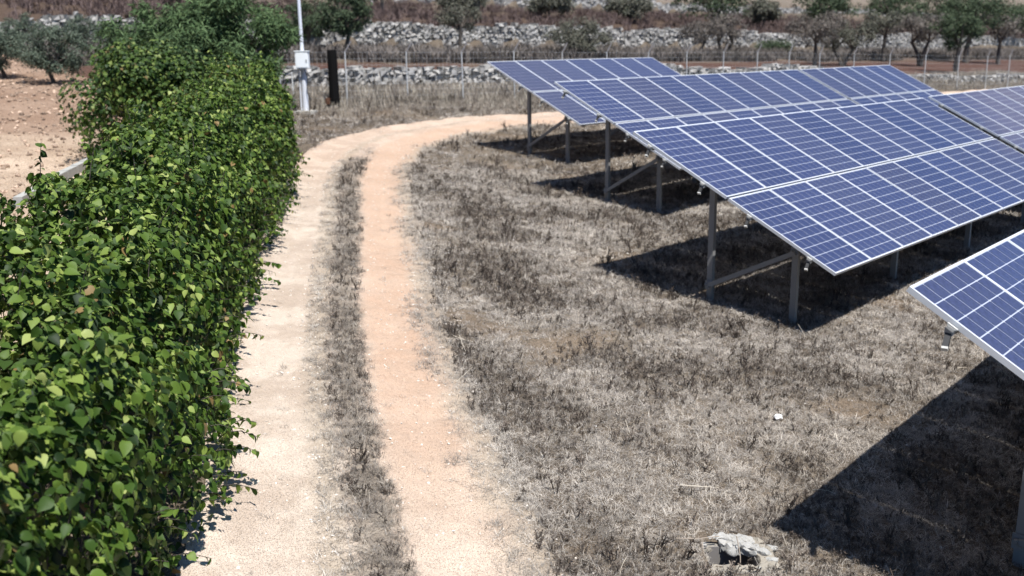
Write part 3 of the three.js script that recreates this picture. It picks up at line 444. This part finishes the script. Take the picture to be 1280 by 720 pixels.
// ------------------------------------------------------------------ dry grass, weeds, scrub, stones
function tuftGeo(seed, blades, h, spread, wid, curl) {
  const r = rng(seed), P = []; for (let i = 0; i < blades; i++) { const a = r() * 6.283, l = h * lerp(.4, 1.15, r()), out = spread * lerp(.2, 1.2, r()), bxx = (r() - .5) * spread * .9, bzz = (r() - .5) * spread * .9, w = wid * lerp(.6, 1.3, r()), px = -Math.sin(a) * w, pz = Math.cos(a) * w; const m = [bxx + Math.cos(a) * out * .35, l * .6, bzz + Math.sin(a) * out * .35], t = [bxx + Math.cos(a) * out * curl, l * lerp(.75, 1, r()), bzz + Math.sin(a) * out * curl];
    P.push(bxx - px, 0, bzz - pz, bxx + px, 0, bzz + pz, m[0] + px * .8, m[1], m[2] + pz * .8, bxx - px, 0, bzz - pz, m[0] + px * .8, m[1], m[2] + pz * .8, m[0] - px * .8, m[1], m[2] - pz * .8, m[0] - px * .8, m[1], m[2] - pz * .8, m[0] + px * .8, m[1], m[2] + pz * .8, ...t); }
  const g = new THREE.BufferGeometry(); g.setAttribute('position', new THREE.Float32BufferAttribute(P, 3)); g.computeVertexNormals(); return g;
}
function weedGeo(seed, stems, h) { const r = rng(seed), L = []; for (let i = 0; i < stems; i++) { const a = r() * 6.28, l = h * lerp(.5, 1.1, r()), b = V((r() - .5) * .06, -.01, (r() - .5) * .06), e = V(b.x + Math.cos(a) * l * .45, l, b.z + Math.sin(a) * l * .45), m = b.clone().lerp(e, .5).add(V(0, l * .08, 0)); L.push(limb([b, m, e], .0035, .0022, 2, 3)); for (let k = 0; k < 4; k++) { const q = m.clone().lerp(e, r()), f = q.clone().add(V((r() - .5) * l * .4, l * .22 * r(), (r() - .5) * l * .4)); L.push(limb([q, q.clone().lerp(f, .5), f], .003, .004, 2, 3)); } } return merge(L); }
const STRAW = [[.39, .352, .305], [.30, .272, .237], [.21, .189, .167], [.53, .478, .41]], WEED = [[.10, .08, .066], [.15, .122, .10], [.20, .165, .135]];
const grassMat = std(0xffffff, .9, { side: THREE.DoubleSide });
function scatter(name, label, category, geos, list, mat = grassMat) { geos.forEach((g, k) => { const l = list.filter((_, i) => i % geos.length === k), im = new THREE.InstancedMesh(g, mat, l.length); im.name = numbered(name); im.castShadow = im.receiveShadow = true; const q = new THREE.Quaternion(), e = new THREE.Euler(); l.forEach(([x, y, z, s, c, tilt], i) => { e.set((R0() - .5) * (tilt ?? .3), R0() * 6.28, (R0() - .5) * (tilt ?? .3)); M4.compose(V(x, y, z), q.setFromEuler(e), V(s, s * lerp(.8, 1.2, R0()), s)); im.setMatrixAt(i, M4); im.setColorAt(i, rgb(...c)); }); scene.add(im); tag(im, label, category, null, 'stuff'); }); }
const roadTop = (v) => (v < -.08 || v > 1.08 ? 0 : 0.03 - 0.035 * (Math.exp(-(((v - 0.17) / 0.13) ** 2)) + Math.exp(-(((v - 0.81) / 0.14) ** 2))) + 0.02 * Math.exp(-(((v - 0.49) / 0.1) ** 2)));
const onPit = (x, z) => x > PIT.x0 - .03 && x < PIT.x1 + .06 && z > PIT.z0 - .12 && z < PIT.z1 + .04;
{
  const straw = [], weeds = [], r = rng(909), stems = [];
  const tone = (L, n) => { const k = L[Math.floor(r() * L.length)], v = lerp(.75, 1.15, r()) * n; return [k[0] * v, k[1] * v, k[2] * v]; };
  for (let i = 0; i < 13000; i++) { const q = Math.pow(r(), 1.6) * 230 + 88, ri = Math.min(RN, Math.floor(q)), [a, b] = roadRows[ri], [s0, s1, fade] = stripAt(ri), z0 = lerp(a.z, b.z, .5), v = lerp(s0 - .05, s1 + .04, (r() + r()) / 2), x = lerp(a.x, b.x, v) + (r() - .5) * .05, z = lerp(a.z, b.z, v) + (r() - .5) * .3; if (r() > fade || !seen(x, H(x, z), z, .15)) continue; if (r() > .12 + .8 * sst(-.45, .35, fbm(x * 1.5, z * 1.1, 12, 3)) * lerp(1, .7, sst(-11, -6, z))) continue; straw.push([x, H(x, z) + .034, z, .8 * lerp(.5, 1.15, r()), tone([[.37, .325, .265], [.29, .25, .205], [.21, .18, .15], [.18, .152, .125]], 1), .4]); }
  const zone = (n, x0, x1, z0, z1, sc) => { for (let i = 0; i < n; i++) {
    const x = lerp(x0, x1, r()), z = lerp(z0, z1, r()); if (!seen(x, H(x, z), z, .2) || onPit(x, z)) continue; const t = farT(x, z); if (t > T1 - .3) continue; const [v, ri, w] = roadV(x, z); let pr = 1, kind = 0, dk = 1; const patch = fbm(x * .8, z * .8, 12, 3), bare = fbm(x * .55 + 9, z * .55, 8, 2);
    const off = Math.max(-v, v - 1) * w; if (off <= 0.02) { const [s0, s1, fade] = stripAt(ri); const jit = .05 * nz(x * 3, z * 3, 1); if (v > s0 + jit && v < s1 + jit) pr = .75 * fade * sst(-.6, .5, patch + .2); else if (v > s0 - .11 && v <= s0 + jit) pr = .38 * fade; else pr = v > .5 && off > -.42 ? .6 * sst(-.42, .02, off + .25 * patch) : .004; kind = v > s0 + jit && v < s1 + jit && r() < .3 ? 1 : 0; dk = v > s0 + jit && v < s1 + jit ? .82 : 1; } else { if (x < hedgeEdge(Math.max(z, -22.9)) + .05 && z > -22.9) continue; if (v < 0 && z > -22.9) pr = .10;  pr *= 1 - .75 * sst(.3, .7, bare); kind = r() < .05 + sst(-.45, .8, patch) * .42 ? 1 : 0; }
    if (inField(x, z)) continue; if (r() > pr) continue; const y = H(x, z) - .01 + roadTop(v);
    if (kind) weeds.push([x, y, z, sc * (r() < .02 ? lerp(1.3, 2, r()) : lerp(.5, 1.15, r() * r())), tone(WEED, 1), .5]); else straw.push([x, y, z, sc * lerp(.55, 1.2, r()), tone(STRAW, dk * lerp(.84, 1.18, sst(.5, -.5, patch))), .4]);
    if (r() < .0012) stems.push([x, y + .03, z, lerp(.5, 1.1, r()), tone([[.52, .46, .37]], 1), 2.4]);
  } };
  zone(100000, -3.2, 9.5, -12.5, -3.8, .66); zone(84000, -5, 15, -22, -12.5, .88); zone(48000, -11, 30, -48, -22, 1.35);
  scatter('dry_grass', 'short bleached dry grass covering the ground right of the road', 'grass', [1, 2, 3, 4].map((s) => tuftGeo(s, 16, .066, .115, .0021, 1.1)), straw);
  scatter('dry_weeds', 'dark dried weeds growing through the bleached grass', 'weeds', [1, 2, 3].map((s) => weedGeo(s + 20, 7, .125)), weeds);
  scatter('fallen_stems', 'long pale dead stems lying on the dry grass', 'stems', [limb([V(-.16, 0, 0), V(0, .03, .02), V(.17, .01, -.01)], .0035, .002, 4, 4)], stems);
}
{ // tall dead weeds under the fence and grey scrub on the slope
  const r = rng(333), tall = [], scrub = [];
  for (let i = 0; i < 16000; i++) { const t = lerp(26.5, T1 - .2, Math.sqrt(r())), e = lerp(9, 66, r()), [x, z] = fromTE(t, e); if (!seen(x, H(x, z) + .5, z, .1)) continue; const [v, , w] = roadV(x, z); if (v > -.12 && v < 1.1) continue; if (v > 1.05) continue; if (r() > sst(-.7, .3, fbm(x * .5, z * .5, 2, 2)) + .25) continue; const k = r() < .5 ? [.30, .26, .21] : r() < .5 ? [.20, .17, .14] : [.40, .36, .29], q = lerp(.8, 1.1, r()); tall.push([x, H(x, z) - .02, z, lerp(.35, 1.0, r()) * (t > 29 ? 1.1 : .7), [k[0] * q, k[1] * q, k[2] * q], .4]); }
  for (let i = 0; i < 16000; i++) { const u = r(), t = u < .6 ? lerp(T1 + 13, T2 - 5, r()) : u < .95 ? lerp(T2 + 3, T3 - 1, r()) : lerp(T3, 125, r()), e = lerp(0, 1, r()) * (t < T2 ? 120 : 200), [x, z] = fromTE(t, e); if (inField(x, z) || !seen(x, H(x, z) + .5, z, .08)) continue; if (fbm(x * .12, z * .2, 5, 3) + .35 * r() < .0) continue; const k = t > T2 ? [.13, .095, .085] : r() < .6 ? [.19, .165, .145] : [.13, .115, .10], q = lerp(.75, 1.15, r()); scrub.push([x, H(x, z) - .05, z, lerp(.5, 1.25, r()), [k[0] * q, k[1] * q, k[2] * q], .4]); }
  scatter('tall_weeds', 'tall dead grass and weeds under the wire fence', 'weeds', [1, 2, 3].map((s) => tuftGeo(s + 50, 16, .55, .35, .009, .8)), tall);
  scatter('dry_scrub', 'grey brown dry scrub covering the slope behind the stone wall', 'scrub', [1, 2, 3].map((s) => tuftGeo(s + 70, 34, .75, .7, .022, .9)), scrub);
}
{ // stones: pebbles on the road, clods on the field, rubble in the grass
  const r = rng(717), peb = [], clod = [], g1 = rock(rng(1), 1, .6, .9, .3, 0), g2 = rock(rng(2), 1, .7, .8, .35, 0), g3 = rock(rng(3), 1, .75, .9, .4, 1);
  for (let i = 0; i < 26000; i++) { const ri = Math.floor(r() * 250) + 90, [a, b] = roadRows[Math.min(RN, ri)], v = r() < .6 ? r() * 1.1 - .05 : (r() < .5 ? lerp(.27, .42, r()) : lerp(.9, 1.15, r())), x = lerp(a.x, b.x, v), z = lerp(a.z, b.z, v) + (r() - .5) * .1; if (!seen(x, H(x, z), z, .1)) continue; const k = lerp(.45, .7, r()); peb.push([x, H(x, z) - .002 + roadTop(v), z, lerp(.003, .016, Math.pow(r(), 4)) , [k, k * .9, k * .78], .6]); }
  for (let i = 0; i < 900; i++) { const x = lerp(-2, 14, r()), z = lerp(-30, -5, r()); if (!seen(x, H(x, z), z, .05) || onPit(x, z)) continue; const k = lerp(.5, .75, r()); peb.push([x, H(x, z), z, lerp(.006, .02, Math.pow(r(), 3)), [k, k * .95, k * .87], .6]); }
  for (let i = 0; i < 9000; i++) { const x = lerp(-24, -6, r()), z = lerp(-50, -13, r()); if (!inField(x, z) || !seen(x, H(x, z), z, .1)) continue; const k = r() < .35 ? lerp(.75, 1.05, r()) : lerp(.3, .62, r()); clod.push([x, H(x, z) + .06, z, lerp(.015, .075, Math.pow(r(), 2.5)), [.56 * k, .41 * k, .30 * k], 1]); }
  scatter('pebbles', 'small pale pebbles strewn over road and grass', 'pebbles', [g1, g2], peb, std(0xffffff, .95)); scatter('clods', 'clods of orange soil on the ploughed field', 'clods', [g2, g3], clod, std(0xffffff, 1));
}
renderer.render(scene, camera);
